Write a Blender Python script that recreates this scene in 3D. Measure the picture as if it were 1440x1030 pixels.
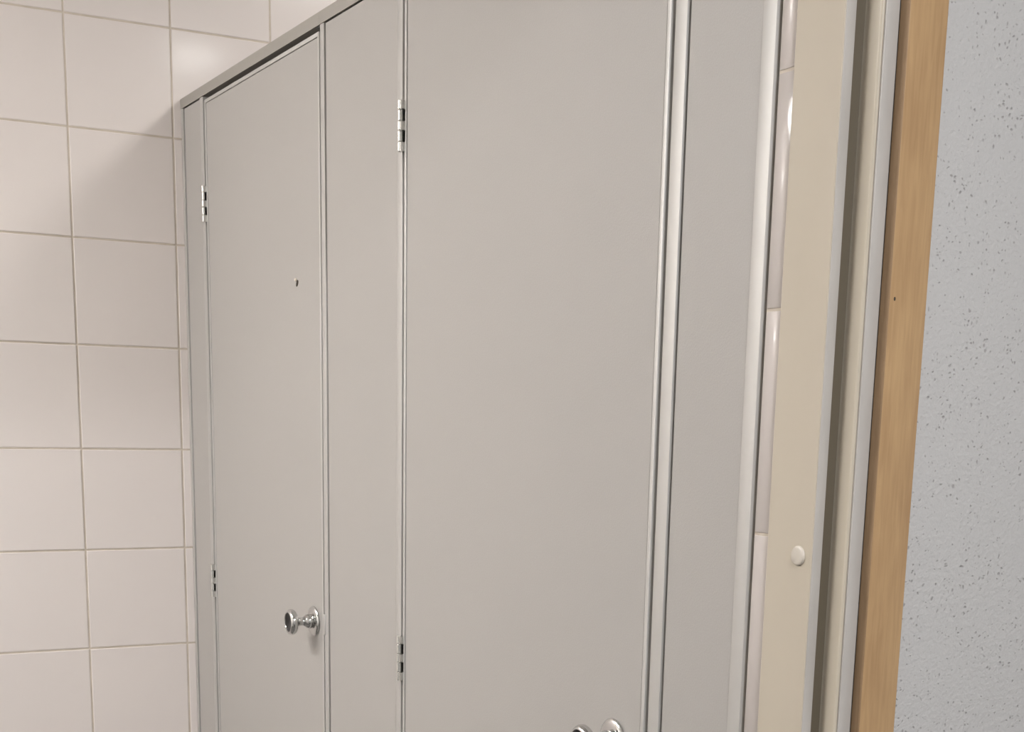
import bpy, bmesh, math, random
from mathutils import Matrix, Vector
random.seed(7)
for o in list(bpy.data.objects): bpy.data.objects.remove(o)
sc = bpy.context.scene
COL = sc.collection
PI = math.pi

# ------------------------------------------------------------------ camera
EYE = 1.45
cam_d = bpy.data.cameras.new('camera'); cam = bpy.data.objects.new('camera', cam_d); COL.objects.link(cam)
right = Vector((0.87176318, -0.48932039, 0.02438251))
down = Vector((-0.08110015, -0.19320949, -0.97780001))
fwd = Vector((0.48316841, 0.85043263, -0.20811688))
m = Matrix((right, -down, -fwd)).transposed().to_4x4()
m.translation = Vector((0, 0, EYE))
cam.matrix_world = m
cam_d.sensor_width = 36.0
cam_d.lens = 2024.3927 / 1440 * 36
cam_d.shift_x = (720 - 772.58) / 1440
cam_d.shift_y = (1008.68 - 515) / 1440
cam_d.clip_start = 0.02
sc.camera = cam

# ------------------------------------------------------------------ world, exposure, lamp strengths
w = bpy.data.worlds.new('world'); sc.world = w; w.use_nodes = True
w.node_tree.nodes['Background'].inputs[0].default_value = (0.9, 0.95, 1.0, 1)
w.node_tree.nodes['Background'].inputs[1].default_value = 0.05
sc.view_settings.view_transform = 'Standard'
sc.view_settings.look = 'None'
sc.view_settings.gamma = 1.0
sc.view_settings.use_curve_mapping = False
sc.view_settings.exposure = 0.0
LAMP_ROOM = (29.0, (1.0, 0.98, 0.95))       # long panel lamp over the washroom floor
LAMP_STALL = (38.0, (1.0, 0.975, 0.945))       # round lamp over the cubicles
LAMP_HALL = (128.0, (0.985, 0.985, 1.0))         # hallway lamp
LAMP_WALL = (35.0, (1.0, 0.97, 0.93))         # small globe on the far tiled wall

# ------------------------------------------------------------------ materials
def mat(name, col, rough=0.5, metal=0.0, spec=0.5, coat=0.0):
    mt = bpy.data.materials.new(name); mt.use_nodes = True
    b = mt.node_tree.nodes['Principled BSDF']
    b.inputs['Base Color'].default_value = (*col, 1)
    b.inputs['Roughness'].default_value = rough
    b.inputs['Metallic'].default_value = metal
    b.inputs['Specular IOR Level'].default_value = spec
    b.inputs['Coat Weight'].default_value = coat
    b.inputs['Coat Roughness'].default_value = 0.08
    return mt
def nodes(mt): return mt.node_tree.nodes, mt.node_tree.links, mt.node_tree.nodes['Principled BSDF']
def add_bump(mt, scale, dist, strength=1.0, detail=3.0, vec_scale=None, rough=0.5):
    N, L, b = nodes(mt)
    tc = N.new('ShaderNodeTexCoord'); mp = N.new('ShaderNodeMapping')
    if vec_scale: mp.inputs['Scale'].default_value = vec_scale
    L.new(tc.outputs['Object'], mp.inputs['Vector'])
    nz = N.new('ShaderNodeTexNoise'); nz.inputs['Scale'].default_value = scale
    nz.inputs['Detail'].default_value = detail; nz.inputs['Roughness'].default_value = rough
    L.new(mp.outputs[0], nz.inputs['Vector'])
    bp = N.new('ShaderNodeBump'); bp.inputs['Distance'].default_value = dist; bp.inputs['Strength'].default_value = strength
    L.new(nz.outputs[0], bp.inputs['Height'])
    if b.inputs['Normal'].is_linked:
        L.new(b.inputs['Normal'].links[0].from_socket, bp.inputs['Normal'])
    L.new(bp.outputs[0], b.inputs['Normal'])
    return nz
def add_mottle(mt, c1, c2, scale, detail=4.0, vec_scale=None):
    N, L, b = nodes(mt)
    tc = N.new('ShaderNodeTexCoord'); mp = N.new('ShaderNodeMapping')
    if vec_scale: mp.inputs['Scale'].default_value = vec_scale
    L.new(tc.outputs['Object'], mp.inputs['Vector'])
    nz = N.new('ShaderNodeTexNoise'); nz.inputs['Scale'].default_value = scale; nz.inputs['Detail'].default_value = detail
    L.new(mp.outputs[0], nz.inputs['Vector'])
    cr = N.new('ShaderNodeValToRGB')
    cr.color_ramp.elements[0].position = 0.32; cr.color_ramp.elements[0].color = (*c1, 1)
    cr.color_ramp.elements[1].position = 0.68; cr.color_ramp.elements[1].color = (*c2, 1)
    L.new(nz.outputs[0], cr.inputs[0]); L.new(cr.outputs[0], b.inputs['Base Color'])
    return cr
def emit(name, strength, col):
    mt = bpy.data.materials.new(name); mt.use_nodes = True
    b = mt.node_tree.nodes['Principled BSDF']
    b.inputs['Base Color'].default_value = (0.8, 0.8, 0.8, 1)
    b.inputs['Emission Color'].default_value = (*col, 1); b.inputs['Emission Strength'].default_value = strength
    return mt

M_TILE = mat('glazed_tile', (0.755, 0.695, 0.665), 0.12, spec=0.5)
add_bump(M_TILE, 6.0, 0.0012, 0.5, 1.0)
add_bump(M_TILE, 260.0, 0.00006, 0.5, 2.0)
M_TILE_DIM = M_TILE.copy(); M_TILE_DIM.name = 'glazed_tile_dimmed'
M_TILE_DIM.node_tree.nodes['Principled BSDF'].inputs['Base Color'].default_value = (0.51, 0.462, 0.436, 1)  # same glaze darkened, weaker light on the wall end put into its colour
M_GROUT = mat('grout', (0.50, 0.44, 0.38), 0.9); add_mottle(M_GROUT, (0.52, 0.45, 0.375), (0.63, 0.555, 0.475), 30)
M_PANEL = mat('laminate_board', (0.50, 0.47, 0.44), 0.48, spec=0.4)
add_mottle(M_PANEL, (0.385, 0.365, 0.345), (0.403, 0.383, 0.363), 700, 2.0)
add_bump(M_PANEL, 500.0, 0.00025, 0.6, 2.0)
M_ALU = mat('anodised_aluminium', (0.475, 0.46, 0.44), 0.5, metal=0.35)
add_bump(M_ALU, 60.0, 0.00005, 0.4, 2.0, (40, 40, 0.5))
M_RAIL = mat('dull_aluminium', (0.37, 0.35, 0.32), 0.5, metal=0.35)
M_BAND = mat('aluminium_edge_band', (0.52, 0.505, 0.485), 0.5, metal=0.35)
M_GAPSHADE = mat('gap_shade', (0.006, 0.005, 0.004), 0.95, spec=0.1)  # near black, puts the shade of grooves and gaps into the colour
M_TOPSHADE = mat('top_gap_shade', (0.11, 0.10, 0.095), 0.8)  # dim gap under the rail put into the colour of the stop
M_SEAL = mat('grey_stop_profile', (0.20, 0.18, 0.17), 0.7)
M_CHROME = mat('polished_chrome', (0.60, 0.60, 0.59), 0.07, metal=1.0)
M_STEEL = mat('hinge_steel', (0.72, 0.72, 0.70), 0.25, metal=1.0)
M_BLACK = mat('black_insert', (0.010, 0.009, 0.009), 0.45, spec=0.2)
M_CREAM = mat('cream_enamel', (0.60, 0.53, 0.42), 0.32, spec=0.5)
add_mottle(M_CREAM, (0.49, 0.432, 0.345), (0.515, 0.457, 0.37), 9, 5, (1, 1, .25)); add_bump(M_CREAM, 90.0, 0.0002, 0.25, 3.0, (1, 1, .3))
M_LIP = mat('light_grey_face', (0.52, 0.49, 0.475), 0.45); add_mottle(M_LIP, (0.41, 0.385, 0.36), (0.465, 0.438, 0.41), 60, 5, (1, 1, .2))  # greyer than the cream enamel, for the lip and the rebate strip
M_CAP = mat('ivory_plastic', (0.56, 0.51, 0.445), 0.45)
M_GASKET = mat('brown_rubber_gasket', (0.10, 0.08, 0.052), 0.7)
M_PAINTW = mat('white_paint', (0.78, 0.77, 0.75), 0.7)
M_FLOOR = mat('floor_tile', (0.33, 0.31, 0.29), 0.4); add_mottle(M_FLOOR, (0.09, 0.085, 0.08), (0.12, 0.115, 0.105), 14)
M_HFLOOR = mat('hall_linoleum', (0.28, 0.27, 0.26), 0.45); add_mottle(M_HFLOOR, (0.25, 0.245, 0.24), (0.33, 0.32, 0.31), 25)
M_HOLE = mat('dark_hole', (0.05, 0.04, 0.03), 0.9)
M_CHIP = mat('raw_chip', (0.72, 0.66, 0.56), 0.6)

# plaster: roller texture with little pits, their shade also mixed into the colour
M_PLAST = mat('pitted_plaster', (0.46, 0.455, 0.45), 0.62, spec=0.35)
def plaster():
    N, L, b = nodes(M_PLAST)
    tc = N.new('ShaderNodeTexCoord')
    # pits gather in patches
    nzd = N.new('ShaderNodeTexNoise'); nzd.inputs['Scale'].default_value = 60; nzd.inputs['Detail'].default_value = 2
    L.new(tc.outputs['Object'], nzd.inputs['Vector'])
    mixv = N.new('ShaderNodeVectorMath'); mixv.operation = 'MULTIPLY_ADD'
    mixv.inputs[1].default_value = (0.012, 0.012, 0.012)
    L.new(nzd.outputs['Color'], mixv.inputs[0]); L.new(tc.outputs['Object'], mixv.inputs[2])
    vo = N.new('ShaderNodeTexVoronoi'); vo.inputs['Scale'].default_value = 235; vo.inputs['Randomness'].default_value = 1
    L.new(mixv.outputs[0], vo.inputs['Vector'])
    pat = N.new('ShaderNodeTexNoise'); pat.inputs['Scale'].default_value = 22; pat.inputs['Detail'].default_value = 3
    L.new(tc.outputs['Object'], pat.inputs['Vector'])
    # radius of the pit: bigger where the patch noise is high and per-cell random is high
    sep = N.new('ShaderNodeSeparateColor'); L.new(vo.outputs['Color'], sep.inputs[0])
    mul = N.new('ShaderNodeMath'); mul.operation = 'MULTIPLY'
    L.new(sep.outputs[0], mul.inputs[0]); L.new(pat.outputs[0], mul.inputs[1])
    mr = N.new('ShaderNodeMapRange'); mr.inputs['From Min'].default_value = 0.03; mr.inputs['From Max'].default_value = 0.50
    mr.inputs['To Min'].default_value = 0.0; mr.inputs['To Max'].default_value = 0.40
    L.new(mul.outputs[0], mr.inputs['Value'])
    sub = N.new('ShaderNodeMath'); sub.operation = 'SUBTRACT'
    L.new(mr.outputs[0], sub.inputs[0]); L.new(vo.outputs['Distance'], sub.inputs[1])
    pit = N.new('ShaderNodeMapRange'); pit.inputs['From Min'].default_value = 0.0; pit.inputs['From Max'].default_value = 0.26
    L.new(sub.outputs[0], pit.inputs['Value'])
    cr = N.new('ShaderNodeMix'); cr.data_type = 'RGBA'
    cr.inputs['A'].default_value = (0.485, 0.475, 0.468, 1); cr.inputs['B'].default_value = (0.33, 0.315, 0.31, 1)
    L.new(pit.outputs[0], cr.inputs['Factor']); L.new(cr.outputs['Result'], b.inputs['Base Color'])
    inv = N.new('ShaderNodeMath'); inv.operation = 'SUBTRACT'; inv.inputs[0].default_value = 1.0
    L.new(pit.outputs[0], inv.inputs[1])
    b1 = N.new('ShaderNodeBump'); b1.inputs['Distance'].default_value = 0.0007; b1.inputs['Strength'].default_value = 0.8
    L.new(inv.outputs[0], b1.inputs['Height'])
    n2 = N.new('ShaderNodeTexNoise'); n2.inputs['Scale'].default_value = 240; n2.inputs['Detail'].default_value = 5
    L.new(tc.outputs['Object'], n2.inputs['Vector'])
    b2 = N.new('ShaderNodeBump'); b2.inputs['Distance'].default_value = 0.0013; b2.inputs['Strength'].default_value = 0.75
    L.new(n2.outputs[0], b2.inputs['Height']); L.new(b1.outputs[0], b2.inputs['Normal'])
    L.new(b2.outputs[0], b.inputs['Normal'])
plaster()

# wood: pale alder with vertical grain
M_WOOD = mat('oiled_alder', (0.45, 0.27, 0.13), 0.45, spec=0.4)
def wood():
    N, L, b = nodes(M_WOOD)
    tc = N.new('ShaderNodeTexCoord'); mp = N.new('ShaderNodeMapping'); mp.inputs['Scale'].default_value = (1, 1, 0.06)
    L.new(tc.outputs['Object'], mp.inputs['Vector'])
    n1 = N.new('ShaderNodeTexNoise'); n1.inputs['Scale'].default_value = 300; n1.inputs['Detail'].default_value = 5; n1.inputs['Distortion'].default_value = 0.6
    L.new(mp.outputs[0], n1.inputs['Vector'])
    mp2 = N.new('ShaderNodeMapping'); mp2.inputs['Scale'].default_value = (1, 1, 0.5)
    L.new(tc.outputs['Object'], mp2.inputs['Vector'])
    n2 = N.new('ShaderNodeTexNoise'); n2.inputs['Scale'].default_value = 22; n2.inputs['Detail'].default_value = 2
    L.new(mp2.outputs[0], n2.inputs['Vector'])
    a = N.new('ShaderNodeMath'); a.operation = 'MULTIPLY_ADD'; a.inputs[1].default_value = 0.55
    L.new(n1.outputs[0], a.inputs[0])
    h = N.new('ShaderNodeMath'); h.operation = 'MULTIPLY'; h.inputs[1].default_value = 0.45
    L.new(n2.outputs[0], h.inputs[0]); L.new(h.outputs[0], a.inputs[2])
    cr = N.new('ShaderNodeValToRGB')
    cr.color_ramp.elements[0].position = 0.36; cr.color_ramp.elements[0].color = (0.36, 0.220, 0.108, 1)
    cr.color_ramp.elements[1].position = 0.66; cr.color_ramp.elements[1].color = (0.46, 0.298, 0.150, 1)
    L.new(a.outputs[0], cr.inputs[0]); L.new(cr.outputs[0], b.inputs['Base Color'])
    bp = N.new('ShaderNodeBump'); bp.inputs['Distance'].default_value = 0.0002; bp.inputs['Strength'].default_value = 0.3
    L.new(n1.outputs[0], bp.inputs['Height']); L.new(bp.outputs[0], b.inputs['Normal'])
wood()
M_WOODSHADE = mat('shaded_alder_edge', (0.25, 0.155, 0.08), 0.6); add_mottle(M_WOODSHADE, (0.21, 0.13, 0.065), (0.29, 0.185, 0.10), 160, 4, (1, 1, .06))  # darker wood, shade of the side face put into the colour

# ------------------------------------------------------------------ mesh helpers
def box(bm, x0, x1, y0, y1, z0, z1):
    v = [bm.verts.new(p) for p in ((x0,y0,z0),(x1,y0,z0),(x1,y1,z0),(x0,y1,z0),(x0,y0,z1),(x1,y0,z1),(x1,y1,z1),(x0,y1,z1))]
    for f in ((3,2,1,0),(4,5,6,7),(0,1,5,4),(1,2,6,5),(2,3,7,6),(3,0,4,7)): bm.faces.new([v[i] for i in f])
def bevel(bm, r, seg=2):
    bmesh.ops.bevel(bm, geom=list(bm.edges), offset=r, segments=seg, profile=0.5, affect='EDGES', clamp_overlap=True)
def bbox(x0, x1, y0, y1, z0, z1, r=0.0, seg=2):
    bm = bmesh.new(); box(bm, x0, x1, y0, y1, z0, z1)
    if r: bevel(bm, r, seg)
    return bm
def lathe_x(bm, prof, cx, cy, cz, n=40, sgn=-1):
    """revolve (offset, radius) about the X axis; offset runs towards -X"""
    rings = []
    for o, r in prof:
        if r < 1e-6: rings.append([bm.verts.new((cx + sgn*o, cy, cz))])
        else: rings.append([bm.verts.new((cx + sgn*o, cy + r*math.cos(2*PI*k/n), cz + r*math.sin(2*PI*k/n))) for k in range(n)])
    for a, b in zip(rings, rings[1:]):
        for k in range(n):
            k2 = (k+1) % n
            if len(a) == 1 and len(b) == 1: continue
            if len(a) == 1: bm.faces.new((a[0], b[k], b[k2]))
            elif len(b) == 1: bm.faces.new((a[k], b[0], a[k2]))
            else: bm.faces.new((a[k], b[k], b[k2], a[k2]))
def lathe_z(bm, prof, cx, cy, n=24):
    rings = []
    for z, r in prof:
        if r < 1e-6: rings.append([bm.verts.new((cx, cy, z))])
        else: rings.append([bm.verts.new((cx + r*math.cos(2*PI*k/n), cy + r*math.sin(2*PI*k/n), z)) for k in range(n)])
    for a, b in zip(rings, rings[1:]):
        for k in range(n):
            k2 = (k+1) % n
            if len(a) == 1: bm.faces.new((a[0], b[k2], b[k]))
            elif len(b) == 1: bm.faces.new((a[k], a[k2], b[0]))
            else: bm.faces.new((a[k], a[k2], b[k2], b[k]))
def extrude_profile(pts, z0, z1):
    """closed plan outline (x, y) extruded upwards"""
    bm = bmesh.new()
    lo = [bm.verts.new((x, y, z0)) for x, y in pts]; hi = [bm.verts.new((x, y, z1)) for x, y in pts]
    n = len(pts)
    for i in range(n): bm.faces.new((lo[i], lo[(i+1) % n], hi[(i+1) % n], hi[i]))
    bm.faces.new(lo[::-1]); bm.faces.new(hi)
    return bm
def obj(name, bm, m, parent=None, smooth=False, kind=None):
    bmesh.ops.recalc_face_normals(bm, faces=list(bm.faces))
    me = bpy.data.meshes.new(name); bm.to_mesh(me); bm.free()
    for mm in (m if isinstance(m, (list, tuple)) else [m]): me.materials.append(mm)
    if smooth:
        for p in me.polygons: p.use_smooth = True
        me.set_sharp_from_angle(angle=math.radians(38))
    o = bpy.data.objects.new(name, me); COL.objects.link(o)
    if parent: o.parent = parent
    if kind: o['kind'] = kind
    return o
def empty(name, loc=(0, 0, 0), kind=None):
    o = bpy.data.objects.new(name, None); o.empty_display_size = 0.1; o.location = loc; COL.objects.link(o)
    if kind: o['kind'] = kind
    return o
def put(o, root):
    """parent keeping world place (roots are only translated)"""
    o.parent = root; o.location = Vector(o.location) - root.location
    return o

# ------------------------------------------------------------------ plan of the place (metres)
CEIL = 2.55
YB = 2.975           # face of the tiled back wall
XP = 0.8285          # face of the partition boards
YD = 1.0816          # room side of the doorway wall
YH = 0.9661          # hallway side of the doorway wall
XL, XR = -1.75, 2.25 # washroom side walls
HB = -1.9            # hallway's far side
DOORX0, DOORTOP = -0.06, 2.06

# floors, ceilings
obj('floor', bbox(XL-.1, XR+.1, HB-.1, YB+.1, -.1, 0), M_FLOOR, kind='structure')
obj('ceiling', bbox(XL-.1, XR+.1, HB-.1, YB+.1, CEIL, CEIL+.1), M_PAINTW, kind='structure')
obj('wall_left', bbox(XL-.1, XL, HB, YB, 0, CEIL), M_PAINTW, kind='structure')
obj('wall_far_right', bbox(XR, XR+.1, HB, YB, 0, CEIL), M_PAINTW, kind='structure')
obj('wall_rear', bbox(XL-.1, XR+.1, HB-.1, HB, 0, CEIL), M_PAINTW, kind='structure')

# ------------------------------------------------------------------ back wall, tile by tile
wall_back = obj('wall_back', bbox(XL-.1, XR+.1, YB+.0009, YB+.12, 0, CEIL), M_GROUT, kind='structure')
def tile_mesh(name, wx, hz, th=0.006, r=0.0016):
    """tile front faces -Y, its front plane at y=0, centred; rounded rim"""
    bm = bmesh.new()
    rings = []
    for inset, y in ((0, th), (0, r*1.0), (r*0.3, r*0.3), (r, 0)):
        a, b = wx/2 - inset, hz/2 - inset
        rings.append([bm.verts.new((sx*a, y, sz*b)) for sx, sz in ((-1,-1),(1,-1),(1,1),(-1,1))])
    for A, B in zip(rings, rings[1:]):
        for k in range(4): bm.faces.new((A[k], A[(k+1) % 4], B[(k+1) % 4], B[k]))
    bm.faces.new(rings[-1])
    bmesh.ops.recalc_face_normals(bm, faces=list(bm.faces))
    me = bpy.data.meshes.new(name); bm.to_mesh(me); bm.free(); me.materials.append(M_TILE)
    return me
TILE = tile_mesh('tile', 0.1972, 0.1972)
PX, PZ = 0.6115, EYE + 0.1037     # one vertical and one horizontal joint
for j in range(-8, 5):
    for i in range(-8, 9):
        cx = PX + 0.2*i - 0.1; cz = PZ + 0.2*j + 0.1 - 0.0
        if cx - .1 < XL or cx + .1 > XR + .1 or cz - .1 < -0.1: continue
        t = bpy.data.objects.new('tile', TILE); COL.objects.link(t)
        t.location = (cx, YB + random.uniform(-.0001, .0001), cz)
        t.rotation_euler = (math.radians(random.uniform(-.16, .16)), 0, math.radians(random.uniform(-.16, .16)))
        t.parent = wall_back

# ------------------------------------------------------------------ doorway wall (plaster to the hall, tiles on its end)
bm = bmesh.new()
box(bm, 0.862, XR, YH, YD, 0, CEIL)               # right of the opening
box(bm, XL, DOORX0 - .035, YH, YD, 0, CEIL)       # left of the opening
box(bm, DOORX0 - .035, 0.862, YH, YD, DOORTOP + .035, CEIL)
wall_front = obj('wall_front', bm, M_PLAST, kind='structure')
# tiled end of the wall where it turns into the reveal
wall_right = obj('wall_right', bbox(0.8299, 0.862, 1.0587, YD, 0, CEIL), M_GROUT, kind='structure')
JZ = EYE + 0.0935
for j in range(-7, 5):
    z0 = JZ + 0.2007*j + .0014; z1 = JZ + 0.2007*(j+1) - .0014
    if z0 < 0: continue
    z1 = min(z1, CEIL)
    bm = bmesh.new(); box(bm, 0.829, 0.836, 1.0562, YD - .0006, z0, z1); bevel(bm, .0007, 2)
    obj('tile', bm, M_TILE_DIM, wall_right, smooth=True)

# ------------------------------------------------------------------ door_1: cream steel frame in the opening
door_1 = empty('door_1', (0.40, 1.01, 0), kind='structure')
def arc(cx, cy, r, a0, a1, n):
    return [(cx + r*math.cos(math.radians(a0 + (a1-a0)*k/n)), cy + r*math.sin(math.radians(a0 + (a1-a0)*k/n))) for k in range(n+1)]
PROF = [(0.8285, 1.0580)] + arc(0.8285, 1.0555, .0025, 90, 180, 4) \
    + [(0.826, 0.9944)] + arc(0.8268, 0.9941, .0009, 185, 265, 3) + [(0.8368, 0.9931)] \
    + [(0.8368, 0.9953), (0.8450, 0.9953), (0.8460, 0.9920), (0.8456, 0.9890), (0.8448, 0.9860), (0.8438, 0.9830), (0.8432, 0.9800), (0.8432, 0.9715)] + arc(0.8457, 0.9706, .0026, 180, 262, 5) \
    + [(0.8470, 0.9690), (0.8600, 0.9690), (0.8600, 0.9720), (0.8500, 0.9720), (0.8490, 0.9800), (0.8490, 1.0580)]
put(obj('door_frame', extrude_profile(PROF, 0, DOORTOP), M_CREAM, smooth=True), door_1)
def mirror(p): return (DOORX0 + 0.826 - p[0], p[1])
put(obj('door_frame', extrude_profile([mirror(p) for p in PROF], 0, DOORTOP), M_CREAM, smooth=True), door_1)
bm = bmesh.new(); box(bm, DOORX0 - .02, 0.847, 0.9931, 1.0580, DOORTOP, DOORTOP + .036); box(bm, DOORX0 - .02, 0.847, 0.967, 0.9931, DOORTOP + .014, DOORTOP + .036)
put(obj('door_frame_head', bm, M_CREAM), door_1)
strip = put(obj('rebate_strip', bbox(0.8264, 0.8366, 0.9922, 0.9931, 0.01, DOORTOP - .002, .0003), M_LIP, smooth=True), door_1)
strip['label'] = 'thin grey strip on the rebate edge'
lip = put(obj('frame_lip', bbox(0.8462, 0.8599, 0.9661, 0.9689, 0, DOORTOP + .012, .0006), M_LIP, smooth=True), door_1)
lip['label'] = 'light grey outer lip of the frame'
g = put(obj('gasket', extrude_profile([(0.8369, 0.9951), (0.8369, 0.9932), (0.8395, 0.9927), (0.8430, 0.9920), (0.8452, 0.9912), (0.8452, 0.9951)], 0.01, DOORTOP), M_GASKET, smooth=True), door_1)
g['label'] = 'brown rubber gasket in the rebate'
bm = bmesh.new()
lathe_x(bm, [(0, .0090), (.0008, .0090), (.0019, .0083), (.0024, .0070), (.0026, .0040), (.0026, 0)], 0.826, 1.0112, EYE - .1212, 32)
c = put(obj('screw_cap', bm, M_CAP, smooth=True), door_1); c['label'] = 'round ivory plastic screw cap'

# ------------------------------------------------------------------ trim_1: wooden architrave on the hallway side
def architrave(x0, x1):
    bm = bmesh.new(); box(bm, x0, x1, 0.9553, YH, 0, DOORTOP + .05)
    es = [e for e in bm.edges if abs(e.verts[0].co.z - e.verts[1].co.z) > .1 and e.verts[0].co.y < .96]
    bmesh.ops.bevel(bm, geom=es, offset=.0014, segments=3, profile=.5, affect='EDGES')
    return bm
trim_1 = obj('trim_1', architrave(0.8605, 0.9030), [M_WOOD, M_WOODSHADE], kind='structure', smooth=True)
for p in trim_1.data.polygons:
    if p.normal.x < -.6 : p.material_index = 1  # side towards the opening takes the shaded colour
n_ = bmesh.new()
for k in range(1):
    rings = [n_.verts.new((0.9440*0 + 0.8665 + .0011*math.cos(2*PI*q/12), 0.95525, EYE + 0.0990 + .0017*math.sin(2*PI*q/12))) for q in range(12)]
    back = [n_.verts.new((v.co.x, 0.9563, v.co.z)) for v in rings]
    n_.faces.new(rings); n_.faces.new(back[::-1])
    for q in range(12): n_.faces.new((rings[q], back[q], back[(q+1) % 12], rings[(q+1) % 12]))
nh = obj('nail_hole', n_, M_HOLE, trim_1); nh['label'] = 'small dark nail hole'
obj('trim_2', architrave(DOORX0 - .077, DOORX0 - .0345), M_WOOD, kind='structure', smooth=True)
obj('trim_3', bbox(DOORX0 - .0345, .8605, .9565, YH, DOORTOP + .008, DOORTOP + .05, .002), M_WOOD, kind='structure')

# ------------------------------------------------------------------ toilet partition
cubicles = []
for cy, lab in ((2.58, 'far toilet cubicle front against the tiled wall, small hole high in its door'),
                (1.64, 'near toilet cubicle front beside the cream door frame, with the wider looking door')):
    e = empty('toilet_cubicle', (XP, cy, 0)); e['label'] = lab; e['category'] = 'cubicle'; e['group'] = 'toilet cubicles in a row'
    cubicles.append(e)
RB, RT = EYE + .5584, EYE + .5769           # head rail under and upper side
BOT = 0.15
def P(k, name, bm, m, smooth=False):
    return put(obj(name, bm, m, smooth=smooth), cubicles[k])
# head rail: slim channel open below, two lengths butted over the middle post
def rail(y0, y1):
    bm = bmesh.new()
    out = [(.8268, RB), (.8268, RT - .0008), (.8276, RT), (.8500, RT), (.8500, RB), (.8486, RB), (.8486, RB + .004), (.8283, RB + .004), (.8283, RB)]
    A = [bm.verts.new((x, y0, z)) for x, z in out]; B = [bm.verts.new((x, y1, z)) for x, z in out]
    n = len(out)
    for i in range(n): bm.faces.new((A[i], A[(i+1) % n], B[(i+1) % n], B[i]))
    bm.faces.new(A[::-1]); bm.faces.new(B)
    return bm
P(0, 'head_rail', rail(2.2072, YB - .001), M_RAIL)
P(1, 'head_rail', rail(1.083, 2.2068), M_RAIL)
P(0, 'wall_channel', bbox(0.8278, 0.852, 2.9606, YB - .0005, 0.0, RB, .0004), M_ALU, True)
POSTS = [(2.8256, 2.8450), (2.1905, 2.2067), (1.8975, 1.9150), (1.2261, 1.2459), (1.0874, 1.1067)]
for k, (y0, y1) in zip((0, 1, 1, 1, 1), POSTS):
    P(k, 'post', bbox(0.8278, 0.852, y0, y1, 0.0, RB - .0002, .0004), M_ALU, True)
BOARDS = [(2.8450, 2.9520), (1.9150, 2.1843), (1.1067, 1.2206)]
for k, (y0, y1) in zip((0, 1, 1), BOARDS):
    P(k, 'filler_panel', bbox(XP, 0.845, y0 + .0004, y1, BOT, RB - .0022, .0004, 1), M_PANEL)
# recessed strips between board and post, groove shade put into their dark colour
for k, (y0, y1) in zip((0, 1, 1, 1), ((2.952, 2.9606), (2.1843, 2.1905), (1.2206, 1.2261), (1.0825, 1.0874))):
    P(k, 'groove_strip', bbox(0.8345 if k == 1 and y0 > 2 else 0.843, 0.846, y0 - .0003, y1 + .0003, 0.02, RB - .001), M_GASKET if y0 > 1.5 else M_GAPSHADE)

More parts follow.
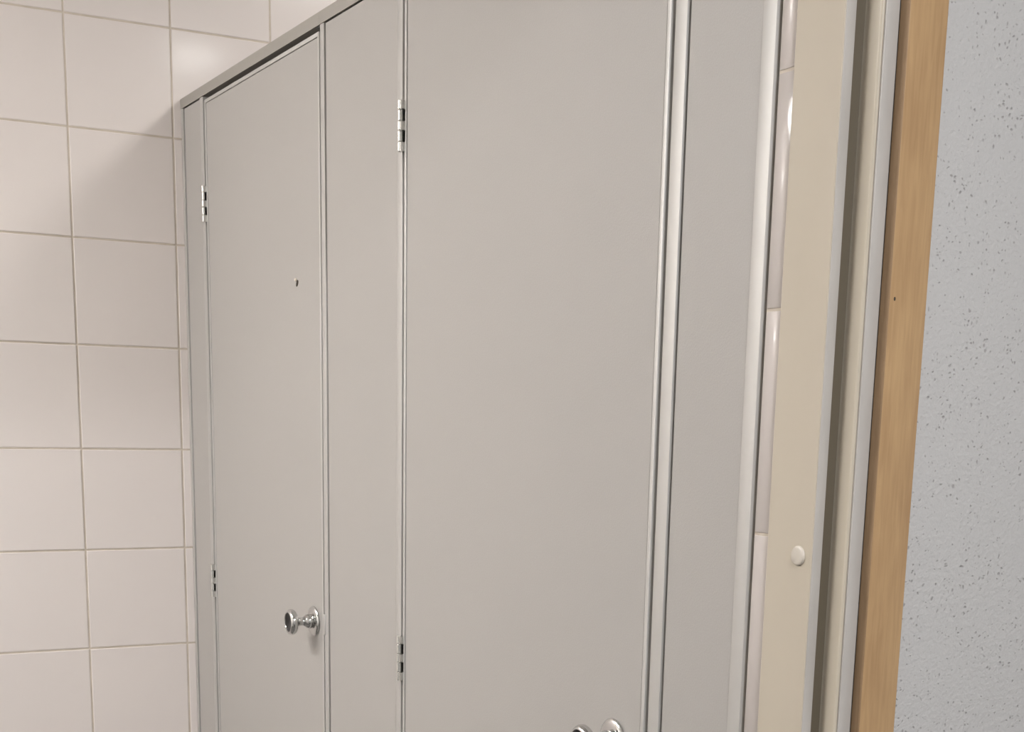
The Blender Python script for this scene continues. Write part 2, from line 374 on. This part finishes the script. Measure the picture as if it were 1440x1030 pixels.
DOORS = [dict(y0=2.2124, y1=2.8170, stop=(2.2067, 2.2124), knob=(2.2558, EYE - .3512), hinge_y=2.8232, hz=(EYE + .3665, EYE - .3480)),
         dict(y0=1.2546, y1=1.8920, stop=(1.2459, 1.2546), knob=(1.3128, EYE - .3546), hinge_y=1.8955, hz=(EYE + .3690, EYE - .3555))]
DTOP = EYE + .5507
BW = .0064
for k, D in enumerate(DOORS):
    y0, y1 = D['y0'], D['y1']
    door = P(k, 'cubicle_door', bbox(XP + .0002, 0.846, y0 + BW + .0007, y1 - BW - .0030, BOT + BW, DTOP - BW - .0013, .0004, 1), M_PANEL)
    def Dp(name, bm, m, smooth=False, lab=None):
        o = put(obj(name, bm, m, smooth=smooth), cubicles[k]); o.parent = door; o.location = (0, 0, 0)
        if lab: o['label'] = lab
        return o
    # aluminium edge band round the leaf
    Dp('edge_band', bbox(XP - .0004, .847, y0, y0 + BW, BOT, DTOP, .0008), M_BAND, True)
    Dp('edge_band', bbox(XP - .0004, .847, y1 - BW, y1, BOT, DTOP, .0008), M_BAND, True)
    Dp('edge_band', bbox(XP - .0003, .8468, y0 + BW, y1 - BW, DTOP - BW, DTOP, .0008), M_BAND, True)
    Dp('edge_band', bbox(XP - .0003, .8468, y0 + BW, y1 - BW, BOT, BOT + BW, .0008), M_BAND, True)
    # stop profiles behind the leaf edges
    P(k, 'door_stop', bbox(0.8475, 0.858, D['stop'][0] + .0003, D['stop'][1] + .012, BOT, RB - .003), M_SEAL)
    P(k, 'door_stop', bbox(0.8475, 0.858, y1 - .012, POSTS[0 if k == 0 else 2][0] + .003, BOT, RB - .003), M_GAPSHADE)  # shade of the hinge gap painted on the stop
    P(k, 'door_stop', bbox(0.8478, 0.8484, D['stop'][1] + .012, y1 - .010, DTOP - .012, RB + .0035), M_TOPSHADE)  # dark sheet for the shade above the leaf
    # small steel corner bracket under the rail by the lock post
    P(k, 'rail_bracket', bbox(0.8310, 0.8400, y0 + .004, y0 + .024, RB + .001, RB + .003, .0006), M_STEEL)
    # knob: dished rose, ball, neck, flared head, black insert
    ky, kz = D['knob']
    bm = bmesh.new()
    lathe_x(bm, [(0, .0240), (.0010, .0248), (.0026, .0248), (.0040, .0236), (.0054, .0205), (.0058, .0170), (.0054, .0135), (.0056, .0112)], XP, ky, kz, 48)
    rose = bm
    lathe_x(rose, [(.0056, .0112), (.0075, .0121), (.0105, .0123), (.0140, .0112), (.0168, .0090), (.0190, .0075), (.0225, .0067), (.0262, .0068),
                   (.0295, .0078), (.0318, .0105), (.0332, .0150), (.0350, .0192), (.0380, .0212), (.0415, .0212), (.0442, .0200), (.0462, .0178), (.0466, .0162), (.0455, .0158), (.0450, .0150)], XP, ky, kz, 48)
    bmesh.ops.remove_doubles(rose, verts=list(rose.verts), dist=1e-5)
    Dp('doorknob', rose, M_CHROME, True, 'chrome knob with round rose')
    bm = bmesh.new(); lathe_x(bm, [(.0452, .0158), (.0456, .0155), (.0450, .0100), (.0440, .0050), (.0438, 0)], XP, ky, kz, 40)
    Dp('knob_insert', bm, M_BLACK, True, 'black insert in the knob face')
    # strike lip on the post
    bm = bmesh.new(); box(bm, XP - .0026, XP + .004, POSTS[1 if k == 0 else 3][1] - .0045, POSTS[1 if k == 0 else 3][1] + .0012, kz - .016, kz + .018); bevel(bm, .0012, 2)
    P(1, 'strike_plate', bm, M_BAND, True)['label'] = 'small chrome strike plate on the lock post'
    # hinges: five knuckles, leaves in the gap
    hy = D['hinge_y']
    for hz in D['hz']:
        bm = bmesh.new(); H = 0.066; z = hz - H/2
        hs = (.0128, .0142, .0124, .0142, .0124)
        for q, h in enumerate(hs):
            r = .0042 if q % 2 == 0 else .0040
            lathe_z(bm, [(z + .0003, 0), (z + .0003, r*.84), (z + .0011, r), (z + h - .0011, r), (z + h - .0003, r*.84), (z + h - .0003, 0)], XP - .0040, hy, 20)
            if q % 2 == 0: box(bm, XP - .0062, XP + .004, hy - .0060, hy - .0010, z + .0006, z + h - .0006)     # leaf to the door
            else: box(bm, XP - .0022, XP + .004, hy + .0005, hy + .0030, z + .0006, z + h - .0006)              # leaf to the post
            z += h
        Dp('hinge', bm, M_STEEL, True, 'steel five-knuckle butt hinge')
        Dp('hinge_shade', bbox(XP - .0009, XP + .002, hy - .0068, hy - .0042, hz - H/2 + .0128, hz - H/2 + .0270), M_GAPSHADE)  # black slabs standing for the shade beside the even knuckles
        Dp('hinge_shade', bbox(XP - .0009, XP + .002, hy - .0068, hy - .0042, hz - H/2 + .0394, hz - H/2 + .0536), M_GAPSHADE)
    if k == 0:
        hy_, hz_ = 2.3215, EYE + .1930
        bm = bmesh.new()
        lathe_x(bm, [(0.0, .0042), (.0004, .0030), (.0004, 0)], XP, hy_, hz_, 12)
        for v in bm.verts: v.co.y = hy_ + (v.co.y - hy_)*1.3 - (v.co.z - hz_)*.55; v.co.z = hz_ + (v.co.z - hz_)*1.25 - .001
        Dp('screw_hole', bm, M_HOLE)['label'] = 'dark empty screw hole'
        bm = bmesh.new()
        lathe_x(bm, [(0.0, .0050), (.0018, .0040), (.0022, 0)], XP, hy_ + .0060, hz_ + .0050, 10)
        for v in bm.verts: v.co.y = hy_ + .006 + (v.co.y - hy_ - .006)*.9; v.co.z = hz_ + .005 + (v.co.z - hz_ - .005)*.55
        Dp('filler_chip', bm, M_CHIP)['label'] = 'pale chip of filler over the hole'
# side screens between the cubicles, behind the front (seen only from the side)
P(0, 'side_screen', bbox(0.860, XR - .01, 2.2075, 2.2275, BOT, RB - .01, .0005, 1), M_PANEL)

# ------------------------------------------------------------------ lamps
def ceiling_lamp(x, y, r, spec, label):
    t = empty('ceiling_light', (x, y, CEIL)); t['label'] = label; t['category'] = 'light'
    bm = bmesh.new(); lathe_z(bm, [(-.0005, 0), (-.0005, r + .012), (-.022, r + .012), (-.026, r + .004), (-.026, r - .004)], 0, 0, 40)
    obj('housing', bm, M_PAINTW, t, True)
    bm = bmesh.new(); lathe_z(bm, [(-.022, r - .004), (-.032, r - .004), (-.044, r*.85), (-.052, r*.5), (-.054, 0)], 0, 0, 40)
    obj('diffuser', bm, emit('lit_diffuser', *spec), t, True)
    return t
def panel_lamp(x, y, lx, ly, spec, label):
    t = empty('ceiling_light', (x, y, CEIL)); t['label'] = label; t['category'] = 'light'
    obj('housing', bbox(-lx/2 - .02, lx/2 + .02, -ly/2 - .02, ly/2 + .02, -.05, -.0005, .004), M_PAINTW, t, True)
    obj('diffuser', bbox(-lx/2, lx/2, -ly/2, ly/2, -.062, -.0505, .005), emit('lit_diffuser', *spec), t, True)
    return t
panel_lamp(-0.85, 2.15, 0.45, 1.20, LAMP_ROOM, 'long opal ceiling light over the washroom floor before the cubicles')
panel_lamp(1.36, 1.22, 0.15, 0.05, (26.0, (1, .98, .95)), 'small oblong added light on the ceiling over the near cubicle')  # added light, for a faint glow reflected in the back tiles
ceiling_lamp(1.38, 2.30, 0.15, LAMP_STALL, 'round opal ceiling light above the cubicles behind the partition')
ceiling_lamp(0.35, -0.45, 0.20, LAMP_HALL, 'round opal ceiling light in the hallway before the doorway')
t = empty('wall_light', (-0.64, YB, 2.087)); t['label'] = 'small opal globe light on the tiled wall'; t['category'] = 'light'
bm = bmesh.new(); lathe_x(bm, [(0, .03), (.02, .028), (.03, .018), (.05, .014)], 0, 0, 0, 24)
for v in bm.verts: v.co = Vector((v.co.y, v.co.x, v.co.z))
obj('wall_bracket', bm, M_STEEL, t, True)
bm = bmesh.new(); bmesh.ops.create_uvsphere(bm, u_segments=24, v_segments=14, radius=.042)
for v in bm.verts: v.co.y -= .085
obj('globe', bm, emit('lit_globe', *LAMP_WALL), t, True)
